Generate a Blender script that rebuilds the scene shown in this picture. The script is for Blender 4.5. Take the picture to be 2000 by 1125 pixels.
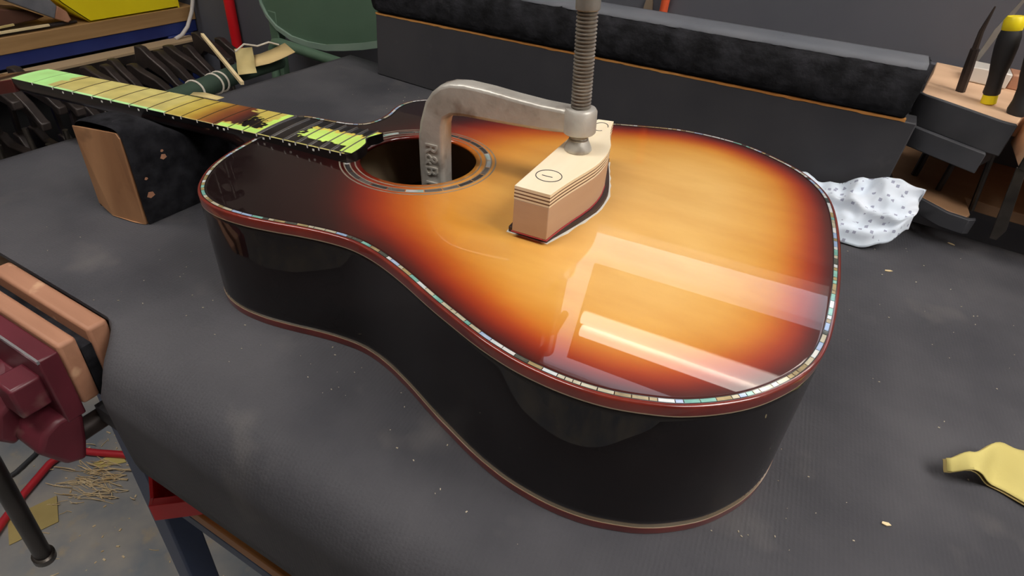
import bpy, bmesh, math, random
from mathutils import Vector, Matrix, noise
from mathutils.geometry import delaunay_2d_cdt

for o in list(bpy.data.objects): bpy.data.objects.remove(o, do_unlink=True)
S = bpy.context.scene
COL = S.collection
rnd = random.Random(7)
BZ = 0.88                                   # height of the bench top above the floor (m)

def W(x, y, z):                             # bench millimetres -> scene metres
    return Vector((x * .001, y * .001, z * .001 + BZ))

# ------------------------------------------------------------------ camera
cam = bpy.data.cameras.new('camera'); cam.sensor_width = 36; cam.lens = 1180.93 / 2000 * 36
cam.clip_start = .01
co = bpy.data.objects.new('camera', cam); COL.objects.link(co)
r0 = Vector((0.86503, 0.49276, 0.09439)); r1 = Vector((0.36290, -0.48460, -0.79591)); r2 = Vector((-0.34645, 0.72274, -0.59802))
m = Matrix((r0, -r1, -r2)).transposed().to_4x4(); m.translation = W(450.9, -386.1, 340.3)
co.matrix_world = m
S.camera = co

# ------------------------------------------------------------------ world, exposure
w = bpy.data.worlds.new('world'); S.world = w; w.use_nodes = True
w.node_tree.nodes['Background'].inputs[0].default_value = (.5, .55, .6, 1)
w.node_tree.nodes['Background'].inputs[1].default_value = .05
S.view_settings.view_transform = 'Standard'; S.view_settings.look = 'None'
S.view_settings.exposure = 0; S.view_settings.gamma = 1; S.view_settings.use_curve_mapping = False
CEIL_EMIT = 15.2        # ceiling panels
WALL_EMIT = 4.2        # twin tube over the wall window

# ------------------------------------------------------------------ materials
def lin(c):
    return tuple(((v / 255 + .055) / 1.055) ** 2.4 if v / 255 > .04045 else v / 255 / 12.92 for v in c)

MATS = {}
def mat(name, c1, c2=None, rough=.5, metal=0, coat=0, scale=20, stretch=(1, 1, 1), lo=.35, hi=.65, bump=0, bscale=None,
        emit=0, spec=.5, detail=6, attr=None, c3=None, s3=60, lo3=.6, hi3=.68, coat_rough=.03, rough2=None):
    if name in MATS: return MATS[name]
    M = bpy.data.materials.new(name); M.use_nodes = True; MATS[name] = M
    N = M.node_tree.nodes; L = M.node_tree.links; P = N['Principled BSDF']
    P.inputs['Roughness'].default_value = rough; P.inputs['Metallic'].default_value = metal
    P.inputs['Coat IOR'].default_value = 1.6; P.inputs['Coat Weight'].default_value = coat; P.inputs['Coat Roughness'].default_value = coat_rough
    P.inputs['Specular IOR Level'].default_value = spec
    A = lin(c1) + (1,)
    P.inputs['Base Color'].default_value = A
    tc = N.new('ShaderNodeTexCoord'); mp = N.new('ShaderNodeMapping'); mp.inputs['Scale'].default_value = stretch
    L.new(tc.outputs['Object'], mp.inputs['Vector'])
    src = None
    if attr:
        a = N.new('ShaderNodeAttribute'); a.attribute_name = attr; src = a.outputs['Color']
    if c2 or attr:
        n = N.new('ShaderNodeTexNoise'); n.inputs['Scale'].default_value = scale; n.inputs['Detail'].default_value = detail
        L.new(mp.outputs['Vector'], n.inputs['Vector'])
        r = N.new('ShaderNodeMapRange'); r.inputs['From Min'].default_value = lo; r.inputs['From Max'].default_value = hi
        L.new(n.outputs['Fac'], r.inputs['Value'])
        mx = N.new('ShaderNodeMix'); mx.data_type = 'RGBA'
        L.new(r.outputs['Result'], mx.inputs['Factor'])
        if attr:
            mx.blend_type = 'MULTIPLY'; L.new(src, mx.inputs['A']); mx.inputs['B'].default_value = lin(c2 or (255, 255, 255)) + (1,)
        else:
            mx.inputs['A'].default_value = A; mx.inputs['B'].default_value = lin(c2) + (1,)
        src = mx.outputs['Result']
        if c3:
            n3 = N.new('ShaderNodeTexNoise'); n3.inputs['Scale'].default_value = s3; n3.inputs['Detail'].default_value = 3
            L.new(tc.outputs['Object'], n3.inputs['Vector'])
            r3 = N.new('ShaderNodeMapRange'); r3.inputs['From Min'].default_value = lo3; r3.inputs['From Max'].default_value = hi3
            L.new(n3.outputs['Fac'], r3.inputs['Value'])
            m3 = N.new('ShaderNodeMix'); m3.data_type = 'RGBA'; L.new(r3.outputs['Result'], m3.inputs['Factor'])
            L.new(src, m3.inputs['A']); m3.inputs['B'].default_value = lin(c3) + (1,); src = m3.outputs['Result']
        if rough2 is not None:
            rr = N.new('ShaderNodeMapRange'); rr.inputs['To Min'].default_value = rough; rr.inputs['To Max'].default_value = rough2
            L.new(r.outputs['Result'], rr.inputs['Value']); L.new(rr.outputs['Result'], P.inputs['Roughness'])
    if src: L.new(src, P.inputs['Base Color'])
    if bump:
        nb = N.new('ShaderNodeTexNoise'); nb.inputs['Scale'].default_value = bscale or scale * 3; nb.inputs['Detail'].default_value = 8
        L.new(mp.outputs['Vector'], nb.inputs['Vector'])
        b = N.new('ShaderNodeBump'); b.inputs['Strength'].default_value = min(1, bump); b.inputs['Distance'].default_value = .002
        L.new(nb.outputs['Fac'], b.inputs['Height']); L.new(b.outputs['Normal'], P.inputs['Normal'])
    if emit:
        P.inputs['Emission Color'].default_value = A; P.inputs['Emission Strength'].default_value = emit
    return M

# ------------------------------------------------------------------ mesh builder (bench millimetres)
class MB:
    def __init__(s): s.v = []; s.f = []; s.col = None
    def add(s, vs, fs):
        b = len(s.v); s.v += [Vector(q) for q in vs]; s.f += [tuple(b + i for i in q) for q in fs]; return s
    def box(s, c, d, rz=0, R=None):
        c = Vector(c); R = R or Matrix.Rotation(rz, 3, 'Z')
        vs = [c + R @ Vector((x * d[0] / 2, y * d[1] / 2, z * d[2] / 2)) for z in (-1, 1) for y in (-1, 1) for x in (-1, 1)]
        return s.add(vs, [(0, 2, 3, 1), (4, 5, 7, 6), (0, 1, 5, 4), (1, 3, 7, 5), (3, 2, 6, 7), (2, 0, 4, 6)])
    def bb(s, x0, x1, y0, y1, z0, z1):
        return s.box(((x0 + x1) / 2, (y0 + y1) / 2, (z0 + z1) / 2), (x1 - x0, y1 - y0, z1 - z0))
    def prism(s, poly, f0, f1):             # poly 2d, f0/f1 map (a,b) -> xyz
        n = len(poly)
        if sum(poly[i][0] * poly[(i + 1) % n][1] - poly[(i + 1) % n][0] * poly[i][1] for i in range(n)) < 0: poly = poly[::-1]
        vs = [f0(*q) for q in poly] + [f1(*q) for q in poly]
        fs = [tuple(range(n - 1, -1, -1)), tuple(range(n, 2 * n))] + [(i, (i + 1) % n, n + (i + 1) % n, n + i) for i in range(n)]
        return s.add(vs, fs)
    def flat(s, poly, z0, z1): return s.prism(poly, lambda a, b: (a, b, z0), lambda a, b: (a, b, z1))
    def tube(s, path, r, n=10, caps=True):
        path = [Vector(q) for q in path]; k = len(path)
        rs = r if isinstance(r, (list, tuple)) else [r] * k
        u = None; vs = []
        for i in range(k):
            t = (path[min(i + 1, k - 1)] - path[max(i - 1, 0)]).normalized()
            if u is None: u = t.orthogonal().normalized()
            u = (u - t * u.dot(t)).normalized(); x = t.cross(u)
            vs += [path[i] + (u * math.cos(2 * math.pi * j / n) + x * math.sin(2 * math.pi * j / n)) * rs[i] for j in range(n)]
        fs = [(i * n + j, i * n + (j + 1) % n, (i + 1) * n + (j + 1) % n, (i + 1) * n + j) for i in range(k - 1) for j in range(n)]
        if caps: fs += [tuple(range(n - 1, -1, -1)), tuple(range((k - 1) * n, k * n))]
        return s.add(vs, fs)
    def rod(s, a, b, r, n=12): return s.tube([a, b], r, n)
    def lathe(s, prof, o, ax, n=24):        # prof [(r, h)] along axis
        o = Vector(o); ax = Vector(ax).normalized(); u = ax.orthogonal().normalized(); x = ax.cross(u); k = len(prof)
        vs = [o + ax * h + (u * math.cos(2 * math.pi * j / n) + x * math.sin(2 * math.pi * j / n)) * max(r, .01) for r, h in prof for j in range(n)]
        fs = [(i * n + j, i * n + (j + 1) % n, (i + 1) * n + (j + 1) % n, (i + 1) * n + j) for i in range(k - 1) for j in range(n)]
        fs += [tuple(range(n - 1, -1, -1)), tuple(range((k - 1) * n, k * n))]
        return s.add(vs, fs)
    def grid(s, fn, nu, nv, cu=False, cv=False):
        vs = [fn(i, j) for i in range(nu) for j in range(nv)]
        fs = [(i * nv + j, ((i + 1) % nu) * nv + j, ((i + 1) % nu) * nv + (j + 1) % nv, i * nv + (j + 1) % nv)
              for i in range(nu if cu else nu - 1) for j in range(nv if cv else nv - 1)]
        return s.add(vs, fs)
    def build(s, name, m, parent=None, smooth=True, angle=40, bevel=0, seg=2, fix=True):
        me = bpy.data.meshes.new(name)
        off = parent.matrix_basis.translation if parent else Vector()
        if parent and parent.parent: off = off + parent.parent.matrix_basis.translation
        me.from_pydata([W(*q) - off for q in s.v], [], s.f); me.update()
        if fix:
            b = bmesh.new(); b.from_mesh(me); bmesh.ops.recalc_face_normals(b, faces=b.faces); b.to_mesh(me); b.free()
        if smooth:
            me.polygons.foreach_set('use_smooth', [True] * len(me.polygons)); me.set_sharp_from_angle(angle=math.radians(angle))
        me.materials.append(m)
        if s.col:
            at = me.color_attributes.new('col', 'FLOAT_COLOR', 'POINT')
            for i, c in enumerate(s.col): at.data[i].color = c + (1,) if len(c) == 3 else c
        o = bpy.data.objects.new(name, me); COL.objects.link(o)
        if parent: o.parent = parent
        if bevel:
            b = o.modifiers.new('bevel', 'BEVEL'); b.width = bevel * .001; b.segments = seg; b.limit_method = 'ANGLE'; b.angle_limit = math.radians(35)
        return o

def tag(o, label, cat, group=None, kind=None):
    o['label'] = label; o['category'] = cat
    if group: o['group'] = group
    if kind: o['kind'] = kind
    return o
def thing(name, label, cat, loc, group=None, kind=None):
    o = bpy.data.objects.new(name, None); COL.objects.link(o); o.location = W(*loc); o.empty_display_size = .02
    return tag(o, label, cat, group, kind)
def struct(o): o['kind'] = 'structure'; return o

# material palette
m_mat = mat('rubber_mat', (60, 60, 65), (80, 79, 83), rough=.7, scale=8, detail=10, bump=.25, bscale=420, spec=.35, c3=(112, 108, 106), s3=15, lo3=.6, hi3=1.0)
def ribs(M, scale, rot, strength):          # fine moulded ribs of the rubber
    N = M.node_tree.nodes; L = M.node_tree.links; P = N['Principled BSDF']
    tc = N.new('ShaderNodeTexCoord'); mp = N.new('ShaderNodeMapping'); mp.inputs['Rotation'].default_value = (0, 0, rot)
    wv = N.new('ShaderNodeTexWave'); wv.inputs['Scale'].default_value = scale; wv.inputs['Distortion'].default_value = .6
    L.new(tc.outputs['Object'], mp.inputs['Vector']); L.new(mp.outputs['Vector'], wv.inputs['Vector'])
    b = N.new('ShaderNodeBump'); b.inputs['Strength'].default_value = strength; b.inputs['Distance'].default_value = .0006
    L.new(wv.outputs['Fac'], b.inputs['Height'])
    if P.inputs['Normal'].links: L.new(P.inputs['Normal'].links[0].from_socket, b.inputs['Normal'])
    L.new(b.outputs['Normal'], P.inputs['Normal'])
ribs(m_mat, 105, -.1, .22)
m_black = mat('black_carpet', (20, 20, 23), (42, 42, 46), rough=.95, scale=60, bump=.8, bscale=170, spec=.1)
m_blackwood = mat('black_painted_board', (56, 56, 60), (67, 66, 69), rough=.6, scale=8, bump=.12, bscale=90, spec=.3, c3=(86, 84, 84), s3=22, lo3=.68, hi3=.8)
m_wall = mat('dark_wall_paint', (84, 85, 93), (94, 94, 101), rough=.75, scale=4, bump=.08, bscale=80, spec=.3)
m_palewall = mat('pale_wall_paint', (122, 114, 108), (134, 126, 118), rough=.8, scale=3)
m_ceil = mat('ceiling_paint', (226, 224, 218), rough=.9)
m_white = mat('white_gloss_paint', (230, 226, 222), rough=.5)
m_floor = mat('painted_concrete', (124, 130, 138), (178, 170, 158), rough=.7, scale=7, detail=12, lo=.38, hi=.72, bump=.15, bscale=60, c3=(166, 154, 136), s3=26, lo3=.58, hi3=.75)
m_orangewood = mat('raw_wood_edge', (176, 112, 48), (205, 145, 75), rough=.7, scale=30, stretch=(.2, 1, 1))
m_bluepaint = mat('navy_blue_paint', (28, 42, 104), (38, 54, 118), rough=.45, scale=10, bump=.05)
m_legblue = mat('bench_blue_paint', (58, 74, 108), (70, 84, 116), rough=.45, scale=10)
m_tanwood = mat('varnished_tan_wood', (150, 116, 74), (172, 136, 92), rough=.55, scale=18, stretch=(4, .25, 4), bump=.06)
m_pinkwood = mat('worn_beech', (184, 134, 106), (164, 116, 90), rough=.6, scale=22, stretch=(.25, 2, 2), bump=.1, c3=(204, 160, 128), s3=40)
m_blockwood = mat('handled_pine', (186, 140, 100), (150, 106, 72), rough=.6, scale=16, stretch=(1.5, 1, .35), bump=.08, c3=(104, 72, 48), s3=24, lo3=.64, hi3=.78)
m_rackwood = mat('rack_plywood', (220, 182, 148), (206, 166, 132), rough=.65, scale=14, stretch=(.4, 2, 1), bump=.06)
m_iron = mat('black_iron', (44, 39, 38), (66, 57, 54), rough=.42, metal=.35, scale=30, bump=.12)
m_steel = mat('worn_steel', (158, 155, 150), (128, 122, 114), rough=.38, metal=.4, scale=25, bump=.1)
m_darksteel = mat('dark_steel', (70, 66, 62), (96, 90, 84), rough=.35, metal=.8, scale=30)
m_clamp = mat('cast_grey_iron', (204, 200, 192), (180, 175, 166), rough=.4, metal=.35, scale=40, bump=.22, bscale=220, c3=(124, 106, 90), s3=48, lo3=.57, hi3=.78)
m_thread = mat('oily_steel_thread', (168, 162, 152), (126, 118, 108), rough=.33, metal=.5, scale=60)
m_vise = mat('maroon_enamel', (104, 40, 52), (84, 30, 40), rough=.4, scale=12, bump=.08, c3=(128, 96, 92), s3=30, lo3=.62, hi3=.75)
m_red = mat('red_plastic', (214, 24, 34), rough=.4)
m_redhose = mat('red_rubber', (196, 44, 56), rough=.45)
m_orange = mat('orange_plastic', (226, 96, 56), rough=.45)
m_yellow = mat('yellow_plastic', (246, 226, 30), (238, 214, 24), rough=.42, scale=6, bump=.05)
m_green = mat('green_enamel', (76, 100, 82), (86, 112, 92), rough=.5, scale=6, bump=.04)
m_darkgreen = mat('dark_green_webbing', (44, 62, 52), (52, 72, 58), rough=.7, scale=14)
m_cream = mat('pale_wood', (236, 216, 172), (224, 200, 152), rough=.6, scale=30, stretch=(1, 1, .2))
m_tape_tan = mat('manila_scrap', (206, 188, 132), (192, 172, 116), rough=.75, scale=20)
m_sand = mat('sandpaper_backing', (206, 192, 118), (196, 180, 104), rough=.85, scale=12, bump=.15, bscale=200)
m_sand2 = mat('dusty_sandpaper', (188, 168, 108), (174, 154, 98), rough=.9, scale=12, bump=.1)
m_rubberwhite = mat('white_rubber', (208, 200, 186), rough=.6)
m_blackplastic = mat('black_grip', (28, 28, 30), (36, 36, 38), rough=.55, scale=30)
m_cable = mat('grey_cable', (60, 62, 66), rough=.6)
m_shav = mat('wood_shaving', (232, 212, 174), (208, 180, 134), rough=.8, scale=40)

# ------------------------------------------------------------------ the room
def plane(name, pts, m):
    b = MB(); b.add(pts, [tuple(range(len(pts)))]); return struct(b.build(name, m, None, smooth=False, fix=False))
X0, X1, Y0, Y1, ZF, ZC = -1500, 2600, -2600, 655, -880, 1650
plane('floor', [(X0, Y0, ZF), (X1, Y0, ZF), (X1, Y1, ZF), (X0, Y1, ZF)], m_floor)
plane('ceiling', [(X0, Y0, ZC), (X0, Y1, ZC), (X1, Y1, ZC), (X1, Y0, ZC)], m_ceil)
wb = plane('wall_back', [(X0, Y1, 340), (X1, Y1, 340), (X1, Y1, ZC), (X0, Y1, ZC)], m_palewall)
b = MB(); b.bb(X0, X1, 645, 655, ZF, 340); o = b.build('panel', m_wall, wb); o['label'] = 'dark painted lower wall panel'
plane('wall_left', [(X0, Y0, ZF), (X0, Y1, ZF), (X0, Y1, ZC), (X0, Y0, ZC)], m_palewall)
plane('wall_right', [(X1, Y0, ZF), (X1, Y0, ZC), (X1, Y1, ZC), (X1, Y1, ZF)], m_palewall)
plane('wall_front', [(X0, Y0, ZF), (X0, Y0, ZC), (X1, Y0, ZC), (X1, Y0, ZF)], m_palewall)

# white framed night window over the bench, and the twin tube light on it
m_day = mat('overcast_daylight', (236, 240, 255), emit=1.25)
win = struct(MB().prism([(77, 492), (1140, 492), (1140, 905), (-5, 905), (-5, 812), (36, 555)], lambda a, c: (a, 648, c), lambda a, c: (a, 654, c)).build('window_1', m_day, None, smooth=False)); win['label'] = 'bright overcast window pane'
o = MB().prism([(104, 570), (1108, 570), (1108, 848), (62, 848)], lambda a, c: (a, 634, c), lambda a, c: (a, 640, c)).build('blind', mat('dark_blind', (52, 47, 44), rough=.8), win, smooth=False)
for a in ((-22, 1162, 630, 656, 470, 492), (-22, 1162, 630, 656, 905, 927), (1140, 1162, 630, 656, 492, 905)):
    MB().bb(*a).build('window_frame', m_white, win, bevel=2)
lt = thing('wall_light', 'twin fluorescent tube light mounted across the window with the drawn blind', 'light', (100, 640, 680))
MB().bb(96, 900, 622, 633.5, 684, 746).build('housing', m_white, lt, bevel=2)
m_tube = mat('lit_tube', (255, 248, 240), emit=WALL_EMIT)
for z in (697, 733): MB().rod((100, 610, z), (892, 610, z), 13, 12).build('tube', m_tube, lt)
m_panel = mat('lit_diffuser', (255, 250, 244), emit=CEIL_EMIT)
for i, (x, y, lb) in enumerate(((1650, -420, 'right of the workbench, nearer the front'), (1650, 150, 'right of the workbench, nearer the back wall'), (-420, -600, 'at the left of the room, added as fill light'))):  # left panel is an added fill for the floor and side bench
    t = thing('ceiling_light', 'long fluorescent panel light on the ceiling ' + lb, 'light', (x, y, ZC - 60), 'ceiling panel lights')
    b = MB(); b.bb(x - 640, x + 640, y - 190, y + 190, ZC - 50, ZC - 1); b.build('housing', m_white, t)
    b = MB(); b.bb(x - 610, x + 610, y - 160, y + 160, ZC - 62, ZC - 50); b.build('diffuser', m_panel, t)

# ------------------------------------------------------------------ workbench and its rubber mat
bench = thing('workbench', 'sturdy workbench with navy steel legs under the black rubber mat', 'workbench', (300, 120, ZF))
MB().bb(-320, 1300, -200, 450, -46, -4).build('bench_top', mat('bench_ply', (150, 118, 80), (130, 98, 64), scale=12), bench, bevel=1)
for x, y in ((-128, -190), (1100, -190), (-128, 400), (1100, 400)):
    MB().bb(x, x + 37, y, y + 37, ZF, -46).build('leg', m_legblue, bench, bevel=3)
MB().bb(-91, 1100, -190, -155, -352, -332).build('lower_rail', m_legblue, bench, bevel=2)
MB().bb(-91, 1100, -190, -150, -332, -312).build('wooden_rail', mat('rail_pine', (188, 130, 72), (164, 108, 56), scale=10, stretch=(.3, 2, 2)), bench, bevel=2)

mt = MB()
prof = []
R = 38
def edge(s):      # front fold of the mat: (t, z) list, for position s
    k = max(0, min(1, (s - 8) / 40)); k = k * k * (3 - 2 * k)
    return k
NS = 150
def mp_(i, j):
    i2 = i
    s = -321 + 521 * (i2 / 60) if i2 <= 60 else 200 + 1100 * ((i2 - 60) / (NS - 1 - 60))
    k = edge(s)
    if j < 26:
        t = 451 - 657 * j / 25
        return (s, t, .35 * noise.noise(Vector((s * .01, t * .01, 0))))
    q = (j - 25) / 16
    if s <= 12: return (s, -206 - .2 * q, -4 * q)
    if q < .5:
        a = q / .5 * math.pi / 2
        return (s, -206 - R * math.sin(a) * k, -R * (1 - math.cos(a)) * (.3 + .7 * k))
    return (s, -206 - R * k - 3 * k * math.sin(q * 3 + s * .004), -R * (.3 + .7 * k) - (q - .5) / .5 * 88 * k)
mt.grid(mp_, NS, 42)
o = mt.build('bench_mat', m_mat, None); tag(o, 'charcoal rubber mat covering the bench top and folded down over its front edge', 'mat')
sd = o.modifiers.new('thick', 'SOLIDIFY'); sd.thickness = .004; sd.offset = -1

# ------------------------------------------------------------------ guitar
GM = Matrix(((0.99383, -0.102793, -0.041656), (0.102702, 0.994703, -0.004305), (0.041878, 0, 0.999123)))
GT = Vector((-4.026, -0.416, 96.573))
def G(x, y, z): return GM @ Vector((x, y, z)) + GT
CG = Vector((422.71, -430.37, 226.22)); KF = .974
def FB(x, y, h):                            # fretboard frame: h above the playing surface
    v = CG + (Vector((x, y, .0529 + .034404 * x)) - CG) * KF
    return G(v.x, v.y, v.z + h)
def wfb(x): return 43.0 + 12.1 * (x + 357.7) / 357.7
def fx(n): return 645 * (1 - 2 ** (-n / 12)) - 357.7

near = [(9.6, -35.7), (11.1, -52.6), (13.4, -70.8), (17.8, -90.2), (24.7, -107.0), (33.5, -121.4), (41.5, -131.2), (51.4, -139.3), (62.6, -144.4), (75.4, -147.2), (85.7, -147.9), (100.0, -147.6), (111.8, -146.1), (128.9, -143.3), (140.6, -140.9), (160.7, -138.0), (181.3, -137.0), (196.1, -138.9), (211.1, -143.0), (225.5, -148.5), (244.0, -156.9), (263.5, -166.8), (276.4, -173.1), (289.3, -178.8), (301.0, -184.1), (314.3, -189.6), (326.5, -193.7), (340.7, -197.6), (359.7, -200.4), (371.6, -201.1), (381.8, -200.9), (391.1, -200.0), (400.1, -198.3), (418.2, -193.0), (426.1, -189.8), (436.8, -183.9), (448.3, -176.0), (456.0, -169.7), (464.2, -161.6), (473.3, -150.0), (481.6, -137.2), (489.4, -119.4), (494.7, -98.5), (498.0, -73.7), (500.1, -48.3), (501.3, -27.9), (502.0, 9.0)]
farp = [(501.5, 39.4), (499.2, 77.1), (494.7, 107.0), (486.9, 129.0), (476.5, 147.0), (468.4, 157.0), (455.9, 168.5), (430.8, 186.0), (410.0, 195.1), (383.9, 200.0), (357.7, 200.2), (336.9, 196.1), (286.0, 178.3),
        (263.5, 166.8), (244, 156.9), (225.5, 148.5), (211, 143), (196, 139), (181, 137), (161, 138), (141, 141), (124, 143.5), (106, 144.5), (93, 141), (82, 133), (74, 120), (72, 101), (75.5, 86), (77.5, 72.4), (76, 56), (71, 43), (60, 36.5), (44, 33.2), (20, 31), (8, 29), (4, 20), (3, 0), (4, -20)]
def spline(pts, step):
    n = len(pts); out = []
    for i in range(n):
        p0, p1, p2, p3 = (Vector(pts[(i + k) % n]) for k in (-1, 0, 1, 2))
        for j in range(6):
            t = j / 6
            out.append(.5 * ((2 * p1) + (p2 - p0) * t + (2 * p0 - 5 * p1 + 4 * p2 - p3) * t * t + (-p0 + 3 * p1 - 3 * p2 + p3) * t ** 3))
    d = [0]
    for i in range(len(out)): d.append(d[-1] + (out[(i + 1) % len(out)] - out[i]).length)
    N_ = int(d[-1] / step); res = []; k = 0
    for i in range(N_):
        q = d[-1] * i / N_
        while d[k + 1] < q: k += 1
        a = out[k]; b2 = out[(k + 1) % len(out)]; res.append(a + (b2 - a) * ((q - d[k]) / (d[k + 1] - d[k])))
    for _ in range(2): res = [(res[i - 1] + res[i] * 2 + res[(i + 1) % N_]) / 4 for i in range(N_)]
    return res
PL = spline(near + farp, 4.5)               # centre line of the shell purfling
NP = len(PL)
NR = []
for i in range(NP):
    t = (PL[(i + 1) % NP] - PL[i - 1]).normalized(); NR.append(Vector((t.y, -t.x)))
def OFF(i, d): return PL[i % NP] + NR[i % NP] * d
def hb(x): return 96.657 + .041915 * x      # body depth under the top
HC = Vector((157.5, 0)); HRAD = 50.8
EDGE = 3.6

gt = thing('acoustic_guitar', 'glossy sunburst acoustic guitar lying on its back with a cutaway and taped fretboard', 'guitar', (220, -20, 0))
m_burst = mat('sunburst_lacquer', (255, 255, 255), (240, 230, 214), rough=.32, coat=1, attr='col', scale=26, stretch=(.6, 1.5, 1), lo=.3, hi=.75, coat_rough=.012, spec=.3)
m_side = mat('dark_side_lacquer', (12, 5, 4), (18, 7, 5), rough=.4, spec=.1, coat=.75, scale=14, stretch=(.2, .2, 3), coat_rough=.015)
m_bind = mat('red_wood_binding', (104, 26, 18), (126, 38, 24), rough=.3, coat=1, scale=40, coat_rough=.02)
m_line = mat('pale_purfling', (176, 156, 128), rough=.35, coat=.6)
m_blk = mat('ebony', (16, 14, 15), (26, 22, 22), rough=.28, coat=.7, scale=30, stretch=(.3, 2, 1))
m_neck = mat('dark_neck_lacquer', (34, 14, 12), (46, 18, 13), rough=.3, coat=1, scale=10, stretch=(.2, 2, 2))
m_in = mat('raw_inside_wood', (150, 118, 84), (166, 134, 98), rough=.8, scale=16, stretch=(.2, 2, 1))

# soundboard: triangulated plate with the hole
rimN = 72
inner = [OFF(i, -.2) for i in range(NP)]
hole = [HC + Vector((math.cos(2 * math.pi * k / rimN), math.sin(2 * math.pi * k / rimN))) * HRAD for k in range(rimN)]
pts = list(inner) + list(hole); edges = [(i, (i + 1) % NP) for i in range(NP)] + [(NP + i, NP + (i + 1) % rimN) for i in range(rimN)]
def inpoly(p, poly):
    c = False; n = len(poly); j = n - 1
    for i in range(n):
        a, b_ = poly[i], poly[j]
        if (a.y > p.y) != (b_.y > p.y) and p.x < (b_.x - a.x) * (p.y - a.y) / (b_.y - a.y) + a.x: c = not c
        j = i
    return c
def edist(p): return min((q - p).length for q in inner)
def segdist(p):
    best = 1e9
    for i in range(NP):
        a = inner[i]; e = inner[(i + 1) % NP] - a; t = max(0, min(1, (p - a).dot(e) / e.length_squared)); best = min(best, (p - a - e * t).length)
    return best
for dd in (3, 6, 9.5, 13.5, 18, 23):
    for i in range(NP):
        p = OFF(i, -.2 - dd)
        if (p - HC).length > HRAD + 2 and inpoly(p, inner) and edist(p) > dd - .6: pts.append(p)
for ix in range(-2, 86):
    for iy in range(-35, 36):
        p = Vector((ix * 6 + (iy % 2) * 3, iy * 5.9))
        if (p - HC).length < HRAD + 3: continue
        if not inpoly(p, inner) or edist(p) < 27: continue
        pts.append(p)
cv, ce, cf, _, _, _ = delaunay_2d_cdt(pts, edges, [], 0, 1e-5)
cv = [Vector(q) for q in cv]
fs = []
for f in cf:
    c = sum((cv[i] for i in f), Vector((0, 0))) / len(f)
    if (c - HC).length > HRAD * math.cos(math.pi / rimN) - .05 and inpoly(c, inner): fs.append(tuple(f))
RAMP = [(-30, (22, 8, 11)), (-8, (34, 9, 10)), (0, (52, 11, 10)), (5, (78, 15, 9)), (11, (126, 28, 8)), (18, (164, 56, 9)), (27, (196, 98, 17)), (38, (218, 144, 48)), (56, (231, 172, 82)), (90, (240, 190, 108)), (300, (242, 196, 118))]
def ramp(d):
    for (a, ca), (b_, cb) in zip(RAMP, RAMP[1:]):
        if d <= b_:
            t = max(0, min(1, (d - a) / (b_ - a))); return tuple(x + (y - x) * t for x, y in zip(lin(ca), lin(cb)))
    return lin(RAMP[-1][1])
def burst(p):
    d = segdist(p) + 1.0 * noise.noise(Vector((p.x * .05, p.y * .05, 0)))
    u = (p.x - 99 - .0040 * min(p.y * p.y, 18000)) * .38
    k = 9.0
    v = u if u < -20 else -math.log(math.exp(-min(d, 200) / k) + math.exp(-min(u, 200) / k)) * k
    if u > 0: v = max(v, min(d, u) * .6)
    return ramp(v)
def zt(p): return 0
b = MB(); b.v = [G(p.x, p.y, zt(p)) for p in cv]; b.f = fs; b.col = [burst(p) for p in cv]
o = b.build('soundboard', m_burst, gt, angle=60); o['label'] = 'amber to dark red sunburst top'
sd = o.modifiers.new('thick', 'SOLIDIFY'); sd.thickness = .003; sd.offset = -1

# sides, back, bindings
b = MB(); b.grid(lambda i, j: G(*OFF(i, EDGE), -1 - (hb(OFF(i, 0).x) - 4) * j / 10), NP, 11, cu=True); o = b.build('side', m_side, gt)
m_lining = mat('pale_lining', (206, 184, 150), (192, 168, 132), rough=.8, scale=16)
LB = MB(); LB.grid(lambda i, j: G(*OFF(i, EDGE - 3.2), -4 - (hb(OFF(i, 0).x) - 8) * j / 4), NP, 5, cu=True); LB.build('side_lining', m_lining, gt)
sd = o.modifiers.new('thick', 'SOLIDIFY'); sd.thickness = .0025; sd.offset = -1
b = MB(); n = NP
b.add([G(*OFF(i, EDGE - 1), -hb(OFF(i, 0).x) + 1.0) for i in range(n)] + [G(*OFF(i, EDGE - 1), -hb(OFF(i, 0).x) + 4) for i in range(n)],
      [tuple(range(n - 1, -1, -1)), tuple(range(n, 2 * n))] + [(i, (i + 1) % n, n + (i + 1) % n, n + i) for i in range(n)])
b.build('back', mat('dark_back_wood', (74, 48, 36), (60, 38, 28), rough=.6, scale=14), gt, smooth=False)
def sweep(prof, base=None):                 # prof [(offset, z)] closed loop around the outline
    b = MB(); k = len(prof)
    b.grid(lambda i, j: G(*OFF(i, prof[j][0]), prof[j][1] + (0 if base is None else -hb(OFF(i, 0).x))), NP, k, cu=True, cv=True); return b
sweep([(EDGE - 1.5, -7), (EDGE + .25, -7), (EDGE + .3, -1.4), (EDGE + .05, -.5), (EDGE - .6, -.05), (EDGE - 1.4, .08), (1.7, .08), (1.5, -2)]).build('top_binding', m_bind, gt, angle=60)
sweep([(EDGE - 1.5, .3), (EDGE + .1, .2), (EDGE + .3, 1), (EDGE + .3, 6.2), (EDGE - 1.5, 6.2)], 1).build('back_binding', m_bind, gt, angle=60)
sweep([(EDGE - 1, -7.9), (EDGE + .2, -7.9), (EDGE + .2, -7.0), (EDGE - 1, -7.0)]).build('side_purfling', m_line, gt)
sweep([(EDGE - 1, 6.2), (EDGE + .2, 6.2), (EDGE + .2, 6.8), (EDGE - 1, 6.8)], 1).build('back_purfling', m_line, gt)
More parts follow.
